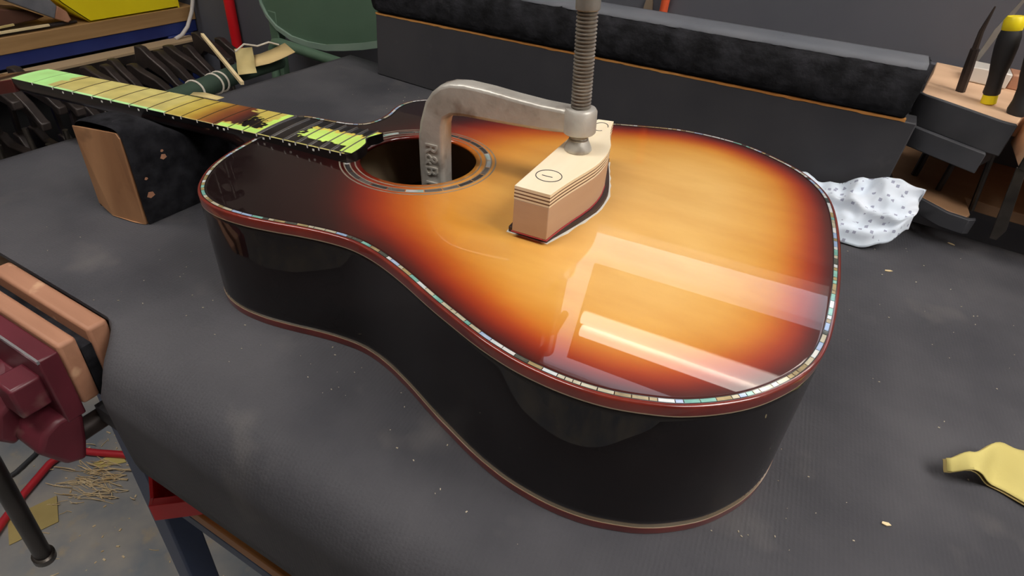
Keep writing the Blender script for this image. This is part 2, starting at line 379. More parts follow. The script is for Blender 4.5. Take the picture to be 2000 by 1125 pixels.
for a, c in ((1.15, 1.75), (-1.75, -1.15)):
    sweep([(a, -.4), (c, -.4), (c, .12), (a, .12)]).build('black_purfling', m_blk, gt)
SHELL = [mat('abalone_%s' % nm, c, c2, rough=.18, coat=.8, scale=90, metal=.25) for nm, c, c2 in (
    ('pale', (214, 208, 186), (186, 178, 150)), ('green', (150, 206, 190), (110, 170, 160)), ('blue', (150, 180, 222), (190, 205, 230)),
    ('gold', (186, 166, 118), (140, 124, 90)), ('dark', (96, 96, 84), (60, 72, 70)), ('white', (236, 234, 230), (214, 224, 226)))]
i = 0
while i < NP - 1:
    L_ = rnd.choice((1, 1, 2, 2, 2)); L_ = min(L_, NP - i)
    b = MB(); gap = .06
    def sp(a, d, z):
        q = i + a; k = int(q); t = q - k
        P_ = OFF(k, d).lerp(OFF(k + 1, d), t); return G(P_.x, P_.y, z)
    al = [gap] + [float(x) for x in range(1, L_)] + [L_ - gap]
    b.grid(lambda u, v: sp(al[u], (-1.15, 1.15, 1.15, -1.15)[v], (.16, .16, -.3, -.3)[v]), len(al), 4, cv=True)
    b.build('shell_piece', rnd.choices(SHELL, (5, 3, 2, 4, 2, 4))[0], gt, smooth=False)
    i += L_

# rosette
def annulus(r0, r1, z, a0=0, a1=2 * math.pi, n=96):
    b = MB(); full = a1 - a0 > 6.28
    N2 = n if full else n + 1
    b.grid(lambda i, j: G(HC.x + (r0, r1, r1, r0)[j] * math.cos(a0 + (a1 - a0) * i / n), HC.y + (r0, r1, r1, r0)[j] * math.sin(a0 + (a1 - a0) * i / n), (z, z, -.2, -.2)[j]), N2, 4, cu=full, cv=True)
    return b
m_rl = mat('grey_rosette_line', (150, 138, 122), (120, 110, 98), rough=.3, coat=.8, scale=80)
for r0_, r1_ in ((54.6, 55.8), (59.2, 60.2), (64.0, 65.0), (67.4, 68.7)):
    annulus(r0_, r1_, .12).build('rosette_ring', m_rl, gt)
RS = [mat('rosette_shell_%s' % k, a, c, rough=.15, coat=1, metal=.3, scale=70) for k, a, c in (('dark', (48, 46, 48), (70, 66, 66)), ('grey', (120, 112, 104), (92, 86, 84)), ('bright', (226, 222, 226), (150, 200, 190)))]
for k in range(26):
    a0 = 2 * math.pi * k / 26
    annulus(60.3, 63.9, .14, a0 + .006, a0 + 2 * math.pi / 26 - .006, 6).build('shell_piece', rnd.choices(RS, (6, 5, 2))[0], gt)

# neck, headstock, fretboard
def vsec(x):
    t = max(0, min(1, (x + 70) / 78))
    return 15 + 2 * (x + 357) / 357 + 66 * t ** 2.6, t
NX = [-357 + 300 * i / 14 for i in range(15)] + [-57 + 66 * i / 14 for i in range(1, 15)]
def neckpt(i, j):
    x = NX[i]; d, t = vsec(x); a = math.pi * j / 16
    hw = (wfb(x) / 2 - .4) * (1 - .35 * t * math.sin(a) ** 2)
    c = math.cos(a); s_ = math.sin(a) ** (.75)
    return FB(x, -c * hw, -6.0 - d * s_ * KF)
b = MB(); b.grid(neckpt, len(NX), 17)
k = len(b.v); b.f += [tuple(range(16, -1, -1)), tuple(range(k - 17, k))]
b.build('neck', m_neck, gt, angle=50)
fbend = [(101.5, -27.6), (104.5, -26), (106, -22), (106, -14), (104.5, -6), (102, 3), (98, 10), (96, 14), (99, 19), (101.5, 23), (101.5, 27.4)]
fbp = [(-357.7, -21.5)] + [(fx(n_), -wfb(fx(n_)) / 2) for n_ in range(1, 21)] + [(98, -27.9)] + fbend + [(98, 27.9)] + [(fx(n_), wfb(fx(n_)) / 2) for n_ in range(20, 0, -1)] + [(-357.7, 21.5)]
def crown(x, y): return -.9 * (2 * y / wfb(x)) ** 2
b = MB()
cx = [-357.7 + 455.7 * i / 80 for i in range(81)]
xs = cx
def fbpt(i, j):
    x = xs[i]; h = wfb(x) / 2; y = -h + 2 * h * j / 8
    if i == 80: x = [101.5, 105.5, 106, 105.5, 103, 98, 97, 100.5, 101][j]
    return FB(x, y, crown(x, y) - .3)
def fblow(x, y):
    q = FB(x, y, -6.2)
    return q
b.grid(fbpt, 81, 9); n0 = len(b.v)
loop = [i * 9 for i in range(81)] + [80 * 9 + j for j in range(1, 9)] + [i * 9 + 8 for i in range(79, -1, -1)] + [j for j in range(7, 0, -1)]
low = []
for q in loop:
    i, j = divmod(q, 9); x = xs[i]; h = wfb(x) / 2; y = -h + 2 * h * j / 8
    if i == 80: x = [101.5, 105.5, 106, 105.5, 103, 98, 97, 100.5, 101][j]
    low.append(FB(x, y, -6.2 - max(0, x - 5) * .034 * KF))
b.v += low; nl = len(loop)
b.f += [(loop[i], n0 + i, n0 + (i + 1) % nl, loop[(i + 1) % nl]) for i in range(nl)] + [tuple(n0 + i for i in range(nl))]
b.build('fretboard', m_blk, gt, angle=35)
m_fret = mat('nickel_fret', (176, 174, 172), rough=.25, metal=.9)
m_fretdark = mat('lacquered_fret', (66, 52, 36), rough=.4, metal=.3)
m_dot = mat('white_dot', (232, 230, 222), rough=.4)
for n_ in range(1, 22):
    x = fx(n_); h = wfb(x) / 2
    b = MB(); b.tube([FB(x, -h - .25 + (2 * h + .5) * j / 10, crown(x, h * (j / 5 - 1)) - .05) for j in range(11)], .85 if n_ > 13 else (.3 if n_ < 2 else .6), 6)
    fo = b.build('fret', m_fret if n_ > 13 else m_fretdark, gt)
    MB().box(FB(x, -h - .1, -1.6), (1.1, .5, 2.6)).build('fret_end', m_dot, fo, smooth=False)
for n_, dx in ((3, 0), (5, 0), (7, 0), (9, 0), (12, -4), (12, 4), (15, 0), (17, 0), (19, 0)):
    x = (fx(n_) + fx(n_ - 1)) / 2 + dx
    MB().box(FB(x, -wfb(x) / 2 - .05, -3.6), (2.0, .5, 1.9)).build('side_dot', m_dot, gt, smooth=False)
# masking tape with lacquer overspray
MINT, KHAKI, LIME = (184, 244, 156), (206, 194, 120), (204, 242, 116)
def tapecol(x, y):
    nz = noise.noise(Vector((x * .06, y * .09, 3))); nz2 = noise.noise(Vector((x * .22, y * .25, 9)))
    h = wfb(x) / 2; v = y / h
    yy = (190, 244, 176) if v < -.86 and x < fx(8) else None
    if v < -.94 and fx(8) < x < 99: return (226, 212, 146)
    if x < fx(2) - 14 + (v + 1) * 3 + 9 * nz: return MINT
    if x < fx(14) - 1:
        if x < fx(8) - 8: c = KHAKI
        else:
            st = [(fx(8) - 8, (205, 190, 104)), (fx(9), (192, 168, 72)), (fx(10) - 8, (176, 136, 50)), (fx(10) + 8, (140, 84, 36)), (fx(11) + 6, (104, 46, 26)), (fx(12), (58, 24, 22)), (fx(12) + 16, (24, 14, 18))]
            c = st[-1][1]
            for (a, ca), (b2, cb) in zip(st, st[1:]):
                if x <= b2: t = (x - a) / (b2 - a); c = tuple(p + (q - p) * t for p, q in zip(ca, cb)); break
        if x > fx(11) + 4 and v < -.62 + .15 * nz2: return (190, 236, 120) if v < -.7 + .2 * nz else (214, 200, 90)
        if x > fx(14) - 6 + 2 * nz2: return LIME if v > -.95 else None
        lim = .9 - (x - fx(11) - 6) / 34
        if x > fx(11) + 6 and v > lim * .9 + .35 * nz2 + .02: return (202, 184, 92) if x < fx(14) - 9 + 3 * nz2 else LIME
        if x > fx(12) + 4 + 5 * nz: return None
        if yy and x < fx(8): return yy
        return tuple(q * (1 + .1 * nz) for q in c)
    if x < fx(16) + 5 + 8 * nz2 - 4 * v: return None
    lo_, hi_ = -.52 + .12 * nz2, .42 + .2 * nz2
    if x > 96 + 2 * nz2 : lo_, hi_ = -.8, .95
    if x > fx(21) - 4 and v < 0: lo_ = -.9
    if lo_ < v < hi_: return (206, 243, 122) if v < hi_ - .16 else (226, 206, 96)
    return None
b = MB(); b.col = []
TX = 310; TY = 34
idx = {}
def tv(i, j):
    if (i, j) not in idx:
        x = -357.7 + 463 * i / TX; h = wfb(x) / 2 - .2; y = -h + 2 * h * j / TY
        xe = x
        if x > 97:
            lim = 105.2 - .0085 * (y + 18) ** 2 if y < 0 else (102 - .75 * y if y < 8 else 96 + .3 * (y - 8))
            xe = min(x, lim)
        idx[i, j] = len(b.v); b.v.append(FB(xe, y, crown(xe, y) + .12))
        c = tapecol(x, y); b.col.append(lin(tuple(max(0, min(255, q)) for q in c)) if c else lin((150, 150, 60)))
    return idx[i, j]
for i in range(TX):
    for j in range(TY):
        x = -357.7 + 463 * (i + .5) / TX; h = wfb(x) / 2; y = -h + 2 * h * (j + .5) / TY
        if tapecol(x, y): b.f.append((tv(i, j), tv(i + 1, j), tv(i + 1, j + 1), tv(i, j + 1)))
o = b.build('masking_tape', mat('masking_tape', (255, 255, 255), (236, 232, 220), attr='col', rough=.55, scale=30, bump=.08), gt, angle=60)
o['label'] = 'lime and khaki masking tape stained by brown overspray'
def tp(x, y, h=.6): return FB(x, y, h)
b = MB(); b.add([tp(fx(7) + 6, 24), tp(fx(9) - 4, 24.5), tp(fx(9) - 2, 33, 1.2), tp(fx(8) - 8, 35, 1.5), tp(fx(7) + 4, 31, 1.2)], [(0, 1, 2, 3, 4)])
o = b.build('tape_tab', m_tape_tan, gt); sd = o.modifiers.new('t', 'SOLIDIFY'); sd.thickness = .0003
# headstock
hs = [(-357, -22), (-357, 22), (-372, 30), (-400, 34), (-545, 38), (-552, 20), (-548, 0), (-552, -20), (-545, -38), (-400, -34), (-372, -30)]
def hz(x): return (x + 357) * .2
MB().prism(hs, lambda x, y: FB(x, y, -16 + hz(x)), lambda x, y: FB(x, y, -1.5 + hz(x))).build('headstock', mat('headstock_red', (92, 34, 28), (70, 24, 22), rough=.3, coat=1, scale=12), gt, bevel=1)
# inside: neck block and braces under the top, label free
MB().prism([(8, -35), (60, -35), (60, 35), (8, 35)], lambda x, y: G(x, y, -hb(x) + 5), lambda x, y: G(x, y, -4)).build('neck_block', m_in, gt)
for a, c in (((95, -75), (215, 75)), ((95, 75), (215, -75))): pass
MB().prism([(230, -120), (236, -120), (236, 120), (230, 120)], lambda x, y: G(x, y, -16), lambda x, y: G(x, y, -3.2)).build('brace', m_in, gt)
# bridge, with the masking edge around it
def arc(p0, p1, p2, n): return [tuple((1 - t) ** 2 * a + 2 * t * (1 - t) * b_ + t * t * c for a, b_, c in zip(p0, p1, p2)) for t in [i / n for i in range(n + 1)]]
brid = [(278, -76)] + [(309, -78)] + arc((311, -70), (318, -50), (324, -28), 6) + arc((327, -16), (329, 0), (327, 16), 4) + arc((324, 28), (318, 50), (311, 70), 6) + [(309, 81), (279, 79)]
MB().prism(brid, lambda x, y: G(x, y, .2), lambda x, y: G(x, y, 4.6)).build('bridge', mat('rosewood', (44, 28, 26), (62, 42, 36), rough=.5, scale=20, stretch=(2, .3, 1)), gt, bevel=.5)
cxy = Vector((303, 1))
def grow(poly, d):
    out = []; n = len(poly); P_ = [Vector(q) for q in poly]
    for i in range(n):
        e = (P_[(i + 1) % n] - P_[i]).normalized(); f = (P_[i] - P_[i - 1]).normalized(); t = (e + f).normalized(); nn = Vector((t.y, -t.x))
        out.append(P_[i] + nn * d * (1 + .4 * rnd.uniform(-1, 1)))
    return [tuple(q) for q in out]
MB().prism(grow(brid, 1.8), lambda x, y: G(x, y, .02), lambda x, y: G(x, y, .3)).build('masking_edge', mat('white_tape_edge', (240, 236, 226), rough=.6), gt)

# ------------------------------------------------------------------ clamping caul
ca = thing('clamping_caul', 'plywood faced wooden caul with pencilled ovals under the clamp screw, on the guitar bridge', 'block', tuple(G(303, 0, 4.6)))
caul = [(283.2, -82)] + [(309.8, -83)] + arc((311.5, -72), (314, -58), (320, -34), 6) + arc((322.5, -22), (324.5, -8), (323.6, 6), 4) + arc((321.5, 22), (314.5, 42), (312.5, 52), 6) + [(309.5, 66), (308.8, 74.5), (295.5, 72), (288, 30)]
def cp(z0, z1, sc=0): return MB().prism([(x + sc * (1 if x > 300 else -1), y) for x, y in caul], lambda x, y: G(x, y, z0), lambda x, y: G(x, y, z1))
cp(5.5, 31).build('block', mat('caul_wood', (196, 164, 136), (182, 148, 120), rough=.6, scale=10, stretch=(1, .3, 3), bump=.06), ca, angle=30, bevel=.6)
cp(4.65, 5.5, .5).build('pad', mat('red_rubber_pad', (180, 66, 72), rough=.7), ca)
m_pl = mat('ply_light', (246, 232, 204), (236, 218, 184), rough=.6, scale=14, stretch=(2, .3, 1)); m_pd = mat('ply_dark', (128, 92, 66), (104, 74, 52), rough=.7, scale=20)
z = 31
for h_, mm in ((1.5, m_pl), (1.1, m_pd), (1.5, m_pl), (1.1, m_pd), (1.6, m_pl), (.9, m_pd), (2.3, m_pl)):
    cp(z, z + h_).build('plywood_layer', mm, ca, angle=30); z += h_
ZCAUL = z
m_pencil = mat('pencil', (44, 42, 44), rough=.6)
def pencil(pts, name='pencil_mark'): MB().tube([G(x, y, ZCAUL + .1) for x, y in pts], .32, 5).build(name, m_pencil, ca)
def oval(cx_, cy_, a, b_, rot=0): return [(cx_ + a * math.cos(t) * math.cos(rot) - b_ * math.sin(t) * math.sin(rot), cy_ + a * math.cos(t) * math.sin(rot) + b_ * math.sin(t) * math.cos(rot)) for t in [2 * math.pi * i / 28 + .2 for i in range(29)]]
pencil(oval(298.3, -56, 9.3, 9.5, .2)); pencil([(293.5, -57), (297, -57.3), (301.5, -57.2)])
pencil(oval(302.5, 56, 6, 10)[:24])

# ------------------------------------------------------------------ G clamp
cl = thing('g_clamp', 'grey cast iron G-clamp gripping the caul through the soundhole', 'clamp', tuple(G(304, -1.5, 41)))
fr = [(164.2, -25), (163.0, 0), (162.8, 24), (164.8, 38), (170.3, 56), (176.5, 65), (184, 71.5), (193, 75), (206, 76.6), (226, 76), (248, 74.2), (270, 73), (290, 73), (297, 74), (297, 57), (290, 54.6), (274, 52.8), (249, 51.6), (227, 51.0), (206, 50.4), (195, 49.0), (189, 45), (187.4, 38), (187.2, 15), (187.6, -14), (190, -20), (200, -22), (300, -18), (312, -16), (312, -34), (200, -44), (178, -42), (168, -36)]
def fy(y): return lambda a, c: G(a, y, c)
MB().prism(fr, fy(-9.5), fy(7.5)).build('frame', m_clamp, cl, bevel=3.2, seg=3, angle=60)
sx, dxs = 303.8, -.055                       # the screw leans slightly
AX = (G(sx + dxs * 100, -1.5, 100) - G(sx, -1.5, 0)).normalized()
O_ = G(sx, -1.5, 0)
def sc(h): return O_ + AX * h
b = MB(); b.lathe([(11.5, 55), (12.6, 56.2), (12.6, 72), (11.3, 74), (9, 74.2)], O_, AX, 28); b.build('threaded_boss', m_clamp, cl)
prof = []; h = 44
while h < 142: prof += [(6.5, h), (7.6, h + .7), (7.6, h + 1.35), (6.5, h + 2.05)]; h += 2.55
b = MB(); b.lathe(prof, O_, AX, 24); b.build('screw', m_thread, cl, angle=25)
b = MB(); b.lathe([(4, ZCAUL + .05), (10.2, ZCAUL + .1), (10.8, ZCAUL + 1.2), (10.4, ZCAUL + 3), (8.2, ZCAUL + 8), (6.6, ZCAUL + 10.5), (6.2, ZCAUL + 11.2)], O_, AX, 12); b.build('swivel_pad', m_clamp, cl)
b = MB(); b.lathe([(7.4, 141), (8.6, 142), (8.6, 168), (7, 171)], O_, AX, 24); b.build('screw_head', m_steel, cl)
MB().rod(sc(162) - GM @ Vector((0, 55, 0)), sc(162) + GM @ Vector((0, 55, 0)), 4, 12).build('tommy_bar', m_steel, cl)
cu = bpy.data.curves.new('raised_lettering', 'FONT'); cu.body = 'R&B I'; cu.size = .0165; cu.extrude = .0009; cu.space_character = 1.02; cu.bevel_depth = .0001
to = bpy.data.objects.new('tmp', cu); COL.objects.link(to); bpy.context.view_layer.update()
me = bpy.data.meshes.new_from_object(to.evaluated_get(bpy.context.evaluated_depsgraph_get())); bpy.data.objects.remove(to)
off = cl.location.copy()
for v in me.vertices:                        # text x runs down the spine, text up points to +x
    q = G(170.5 + v.co.y * 1000, -9.7 - v.co.z * 1000, 22.5 - v.co.x * 1000); v.co = W(*q) - off
me.materials.append(m_clamp); me.name = 'raised_lettering'
o = bpy.data.objects.new('raised_lettering', me); COL.objects.link(o); o.parent = cl

# ------------------------------------------------------------------ carpet covered neck rest
nb = thing('neck_rest', 'carpet wrapped wooden block with bare wood end propping up the guitar neck', 'block', (-118, -60, 0))
foot = [(-148, -110), (-140, -113), (-118, -114), (-96, -107), (-89.5, -104.5)]
def ff(i, j):
    a, c = foot[i]; hgt = 88 + 6.5 * (a + 148) / 58
    return (a, c, hgt * j / 6 if j < 6 else hgt)
b = MB()
fl = [(-148, -107), (-90, -103)]
b.add([(-147.8, -111, 7), (-126, -113, 1), (-100, -108, .2), (-89, -104, .2), (-88.6, -104, 90), (-92, -104, 94.5), (-100, -104.6, 93.5), (-147.5, -111, 88.5)] +
      [(-147.8, -50, 7), (-126, -50, 1), (-100, -50, .2), (-90, -50, .2), (-90, -50, 62), (-92, -50, 62), (-100, -50, 62), (-147.5, -50, 62)],
      [(0, 1, 2, 3, 4, 5, 6, 7), (15, 14, 13, 12, 11, 10, 9, 8)] + [(i, (i + 1) % 8, 8 + (i + 1) % 8, 8 + i) for i in range(8)])
b.build('wood_core', m_blockwood, nb, smooth=False, bevel=.8)
sec = [(-152, 0.3), (-151.5, 40), (-150.5, 84), (-147, 92), (-138, 96), (-120, 98), (-102, 99.5), (-92, 98), (-87.6, 93), (-86.4, 80), (-86.2, 40), (-86.2, .3)]
TS = [-108.5, -107, -98, -88, -78, -66, -54, -40, -20, 0, 20]
def cpt(i, j):
    t = TS[i]; x, z = sec[j]
    sad = 0 if t < -74 else min(1, (t + 74) / 34)
    zz = z - (27 * sad * (z / 98) if z > 50 else 0)
    if i == 0: zz -= 1.5 if z > 50 else 0
    sh = (x + 148) / 58 * 5.5 if t < -80 else 2
    n_ = noise.noise(Vector((x * .15, t * .15, z * .15))) * 1.2
    return (x + n_ * .4, t + sh * (1 if i < 2 else .5), max(.3, zz + n_ * .8))
b = MB(); b.grid(cpt, len(TS), len(sec)); o = b.build('carpet_cover', m_black, nb, angle=80)
ss = o.modifiers.new('sub', 'SUBSURF'); ss.levels = ss.render_levels = 2
b = MB()
for x, z, r in ((-86, 62, 3), (-86, 68, 1.5), (-86, 30, 3.6), (-86, 47, 1.6)): 
    b.add([(-85.9, -92 + x * 0 + q[0] * r * 1.2 + (22 if z > 60 else 0), z + q[1] * r) for q in ((-1, -.3), (-.2, -1), (.9, -.5), (.6, .6), (-.4, .9))], [(0, 1, 2, 3, 4)])
o = b.build('worn_spots', m_pinkwood, nb, smooth=False)
b = MB(); 
# ------------------------------------------------------------------ long backstop box with the padded carpet roll
bx = thing('backstop', 'long black board along the bench back topped by a carpet covered roll', 'bench stop', (150, 430, 0))
def zb(s): return 95.8 + .0428 * (s + 221)
b = MB(); P4 = [(-221, 405), (541, 405), (541, 438), (-221, 438)]
b.add([(x, y, .4) for x, y in P4] + [(x, y, zb(x) - 1.2) for x, y in P4], [(3, 2, 1, 0), (4, 5, 6, 7)] + [(i, (i + 1) % 4, 4 + (i + 1) % 4, 4 + i) for i in range(4)])
b.build('board', m_blackwood, bx, bevel=1.5)
def weg(i, j):
    s = -221 + 750 * i / 120; e = .9 * max(0, noise.noise(Vector((s * .05, 1, 2)))) + .5 * noise.noise(Vector((s * .3, 3, 2)))
    return (s, 404.6 if j in (0, 1) else 412, zb(s) + (-1.6 - e * 1.6 if j in (0, 3) else 1.2))
b = MB(); b.grid(weg, 121, 4, cv=True); b.build('wood_edge', m_orangewood, bx, smooth=False)
rs = [(440, 1), (409, 1), (402.5, 4), (399.5, 12), (398.5, 24), (399.5, 36), (402.5, 46), (408, 53), (418, 57.5), (440, 58), (462, 57), (472, 50), (474, 20), (470, 1)]
def rp(i, j):
    s = -236 + 764 * i / 190; t, z = rs[j % len(rs)]
    e = min(1, (i / 6)) ; e = math.sqrt(max(0, 1 - (1 - e) ** 2)); 
    ct, cz = 436, 28
    if i < 6: t = ct + (t - ct) * (.45 + .55 * e); z = cz + (z - cz) * (.35 + .65 * e)
    jag = 3 * noise.noise(Vector((z * .2, t * .2, 5))) * (i > 187)
    n_ = noise.noise(Vector((s * .09, t * .12, z * .12))) * 1.3 + noise.noise(Vector((s * .3, t * .3, z * .3))) * .7
    return (s + jag, t - n_ * .8, zb(s) + z + n_ * .5)
b = MB()
RSN = []
for (t0, z0), (t1, z1) in zip(rs, rs[1:] + rs[:1]):
    for q in range(3): RSN.append((t0 + (t1 - t0) * q / 3, z0 + (z1 - z0) * q / 3))
rs = RSN
b.grid(rp, 191, len(rs), cv=True); k = len(rs); n = len(b.v); b.f += [tuple(range(k - 1, -1, -1)), tuple(range(n - k, n))]
b.build('carpet_roll', mat('worn_black_carpet', (22, 22, 24), (44, 44, 48), rough=.9, scale=45, bump=.7, bscale=160, spec=.15), bx, angle=80)
def cap(i, j):
    s = -228 + 754 * i / 120; t = 407.5 + 58 * j / 6
    e = 4 * noise.noise(Vector((s * .06, 2, 7))) + 2.5 * noise.noise(Vector((s * .21, 4, 7))) if j == 0 else 0
    return (s, t + e, zb(s) + 58.4 - (.9 if j == 0 else 0) - max(0, (t - 440)) * .03 - max(0, 416 - t) * .45)
b = MB(); b.grid(cap, 121, 7); o = b.build('lit_top_strip', mat('grey_lit_strip', (88, 92, 100), (104, 106, 112), rough=.7, scale=12, bump=.15), bx)  # roll top coloured grey where the overhead light catches it
o['label'] = 'flat grey strip along the top, coloured lighter for the light on it'
sd = o.modifiers.new('t', 'SOLIDIFY'); sd.thickness = .0015

# ------------------------------------------------------------------ cloth rag
def itp(tab, x):
    for (a, ya), (b_, yb_) in zip(tab, tab[1:]):
        if x <= b_: t = max(0, (x - a) / (b_ - a)); t = t * t * (3 - 2 * t); return ya + (yb_ - ya) * t
    return tab[-1][1]
def ragpt(i, j):
    u = i / 59; v = j / 49
    s = 436 + 142 * u
    ztop = itp(((0, 36), (.1, 42), (.25, 36), (.4, 42), (.55, 55), (.8, 63), (1, 59)), u)
    tf = itp(((0, 338), (.5, 328), (.75, 330), (.9, 342), (1, 362)), u)
    if v < .8:
        q = v / .8
        t = tf + (396 - tf) * q; z = ztop * (q ** .8)
        zf_ = itp(((0, 2), (.7, 2), (.86, 10), (1, 26)), u); z = max(z, zf_ + (ztop - zf_) * q ** .9)
    else:
        q = (v - .8) / .2; t = 396 + 4 * math.sin(q * 3.14); z = ztop * (1 - q) + 2 * q
    P_ = Vector((u * 4, v * 3, .3)); e = min(1, v * 7) * (1 if v < .8 else max(0, 1 - (v - .8) * 8))
    n_ = (1 - abs(noise.noise(P_ * 1.1))) * 9 - 6 + noise.noise(P_ * 2.3) * 6 + (1 - abs(noise.noise(P_ * 2.0 + Vector((5, 1, 2))))) * 5
    n_ += 7 * math.exp(-(((v - .42) + .55 * (u - .55)) / .045) ** 2) * (u > .35) + 5 * math.exp(-((v - .1) / .05) ** 2)
    t -= n_ * .55 * e; z += n_ * .75 * e
    return (s + 5 * noise.noise(Vector((v * 4, u * 3, 8))) * (1 if 0 < u else 1), min(t, 402.5), max(1.2, z))
b = MB(); b.grid(ragpt, 60, 50)
mr = mat('printed_cloth', (214, 226, 240), (226, 232, 242), rough=.85, scale=14, bump=.1, bscale=120)
# grey square print on the cloth
N = mr.node_tree.nodes; L = mr.node_tree.links; P = N['Principled BSDF']
tc = N.new('ShaderNodeTexCoord'); vo = N.new('ShaderNodeTexVoronoi'); vo.distance = 'CHEBYCHEV'; vo.inputs['Scale'].default_value = 120; vo.inputs['Randomness'].default_value = .7
L.new(tc.outputs['Object'], vo.inputs['Vector'])
lt_ = N.new('ShaderNodeMath'); lt_.operation = 'LESS_THAN'; lt_.inputs[1].default_value = .2; L.new(vo.outputs['Distance'], lt_.inputs[0])
mx = N.new('ShaderNodeMix'); mx.data_type = 'RGBA'; L.new(lt_.outputs[0], mx.inputs['Factor'])
L.new(P.inputs['Base Color'].links[0].from_socket, mx.inputs['A']); mx.inputs['B'].default_value = lin((158, 163, 184)) + (1,)
L.new(mx.outputs['Result'], P.inputs['Base Color'])
rag = b.build('cloth_rag', mr, None, angle=180); sd = rag.modifiers.new('t', 'SOLIDIFY'); sd.thickness = .001; tag(rag, 'crumpled white cloth with small grey squares lying behind the guitar', 'cloth')

# ------------------------------------------------------------------ tool rack on the back wall
rk = thing('tool_rack', 'two tier wooden tool rack with black edged shelves at the right end of the backstop', 'tool rack', (620, 640, 70))
MB().bb(548, 900, 630, 644.8, -40, 146).build('back_panel', m_wall, rk)
up = [(553, 629), (548, 560), (535.5, 452), (540, 446), (560, 437), (590, 421), (612, 409), (622, 407), (626, 412), (640, 470), (700, 480), (900, 480), (900, 629)]
MB().flat(up, 121, 150).build('upper_shelf', m_rackwood, rk, bevel=1)
def edgeband(name, pts_, z0, z1, th, m_):
    b = MB(); b.grid(lambda i, j: (pts_[i][0] + (0, 0, th * .35, th * .35)[j] * 0, pts_[i][1] - (0, th, th, 0)[j], (z0, z0, z1, z1)[j]), len(pts_), 4, cv=True)
    n = len(b.v); b.f += [(0, 1, 2, 3), (n - 1, n - 2, n - 3, n - 4)]
    return b.build(name, m_, rk, bevel=1.2)
m_redge = mat('black_rubber_edge', (56, 57, 62), (74, 74, 78), rough=.6, scale=14, bump=.2, bscale=70)
edgeband('rubber_edge', [(533, 452), (540, 445), (560, 436), (590, 420), (612, 408), (625, 406)], 116, 150.5, 6, m_redge)
edgeband('lower_edge_strip', [(531, 442), (545, 434), (565, 423), (590, 410), (612, 399)], 95, 118, 8, m_redge)
MB().flat([(533, 448), (545, 440), (590, 415), (612, 404), (640, 470), (640, 640), (552, 640)], 97, 117).build('under_shelf', m_blackwood, rk)
MB().bb(644, 780, 392, 478, 112, 150).build('side_block', m_rackwood, rk, bevel=2)
lo_ = [(568, 629), (555, 561), (549, 490), (552, 466), (561, 450), (584, 428), (611, 408), (631, 405), (635, 416), (632, 466), (660, 462), (900, 464), (900, 629)]
MB().flat(lo_, 29, 42).build('lower_shelf', mat('lower_shelf_ply', (176, 138, 104), (158, 120, 88), rough=.65, scale=12, stretch=(.4, 2, 1)), rk, bevel=1)
edgeband('lower_rubber_edge', [(545, 490), (551, 464), (561, 449), (584, 427), (611, 407), (633, 404), (640, 410)], 24, 42.4, 7, m_redge)
# ------------------------------------------------------------------ bench vise
vs = thing('bench_vise', 'maroon bench vise with pale wooden jaw liners on the front edge of the bench', 'vise', (-55, -240, -100))
MB().bb(-123.5, 12, -224.5, -208.2, -72, .5).build('jaw_liner', m_pinkwood, vs, bevel=3, seg=3)
MB().bb(-130, 12.5, -247.5, -233.5, -64, 0).build('jaw_liner', m_pinkwood, vs, bevel=3, seg=3)
MB().bb(-126, 11, -233.2, -224.7, -66, -13).build('jaw_gap_fill', m_black, vs)  # black fill in the recessed gap between the jaw liners
MB().bb(-132, 12.5, -263, -248, -72, -4).build('front_jaw', m_vise, vs, bevel=1.5)
MB().bb(-132, 12.8, -263.4, -261.6, -6.2, -3.2).build('jaw_edge', mat('bright_steel', (214, 214, 220), rough=.25, metal=.8), vs, smooth=False)
MB().bb(-132, 11.5, -208, -190, -80, -46).build('rear_jaw', m_vise, vs, bevel=2)
for x0, x1, y0, z0, z1 in ((-20, 5, -285, -52, -22), (-112, -90, -285, -52, -22)): MB().bb(x0, x1, y0, -262, z0, z1).build('jaw_rib', m_vise, vs, bevel=2.5)
MB().lathe([(20, 0), (25, 2), (25, 48), (21, 52)], (-58, -262, -66), (0, -1, 0), 28).build('barrel', m_vise, vs)
MB().prism([(-262, -40), (-262, -76), (-292, -92), (-300, -80), (-292, -58)], lambda a, c: (-86, a, c), lambda a, c: (-20, a, c)).build('casting', m_vise, vs, bevel=3)
MB().prism([(-251, -68), (-251, -76), (-256, -100), (-262, -119), (-276, -112), (-290, -84), (-281, -70), (-268, -64)], lambda a, c: (-24, a, c), lambda a, c: (12, a, c)).build('slide_foot', m_vise, vs, bevel=4, seg=3)
MB().prism([(-251, -68), (-251, -76), (-256, -100), (-262, -119), (-276, -112), (-290, -84), (-281, -70), (-268, -64)], lambda a, c: (-132, a, c), lambda a, c: (-98, a, c)).build('slide_foot', m_vise, vs, bevel=4, seg=3)
MB().rod((0, -262, -98), (0, -30, -98), 9).build('guide_rod', m_iron, vs)
MB().lathe([(9, 0), (10, 2), (10, 30)], (-62, -312, -60), (0, -1, 0), 20).build('screw', m_darksteel, vs)
MB().rod((-66, -328, -60), (-66, -285, -60), 9).build('screw_tip', m_darksteel, vs)
hd0 = Vector((-62, -300, -30)); hd1 = Vector((-129, -300, -350))
hdir = (hd1 - hd0).normalized()
MB().tube([hd0, hd1], 8.3, 18).build('handle', mat('oiled_bar', (62, 56, 54), (48, 44, 42), rough=.35, metal=.6, scale=20), vs)
MB().lathe([(8, 0), (11, 2), (11, 12), (8.5, 15)], hd1 - hdir * 2, hdir, 20).build('handle_knob', m_darksteel, vs)
MB().bb(8, 36, -240, -222, -92, -74).build('spacer', m_blackwood, vs)

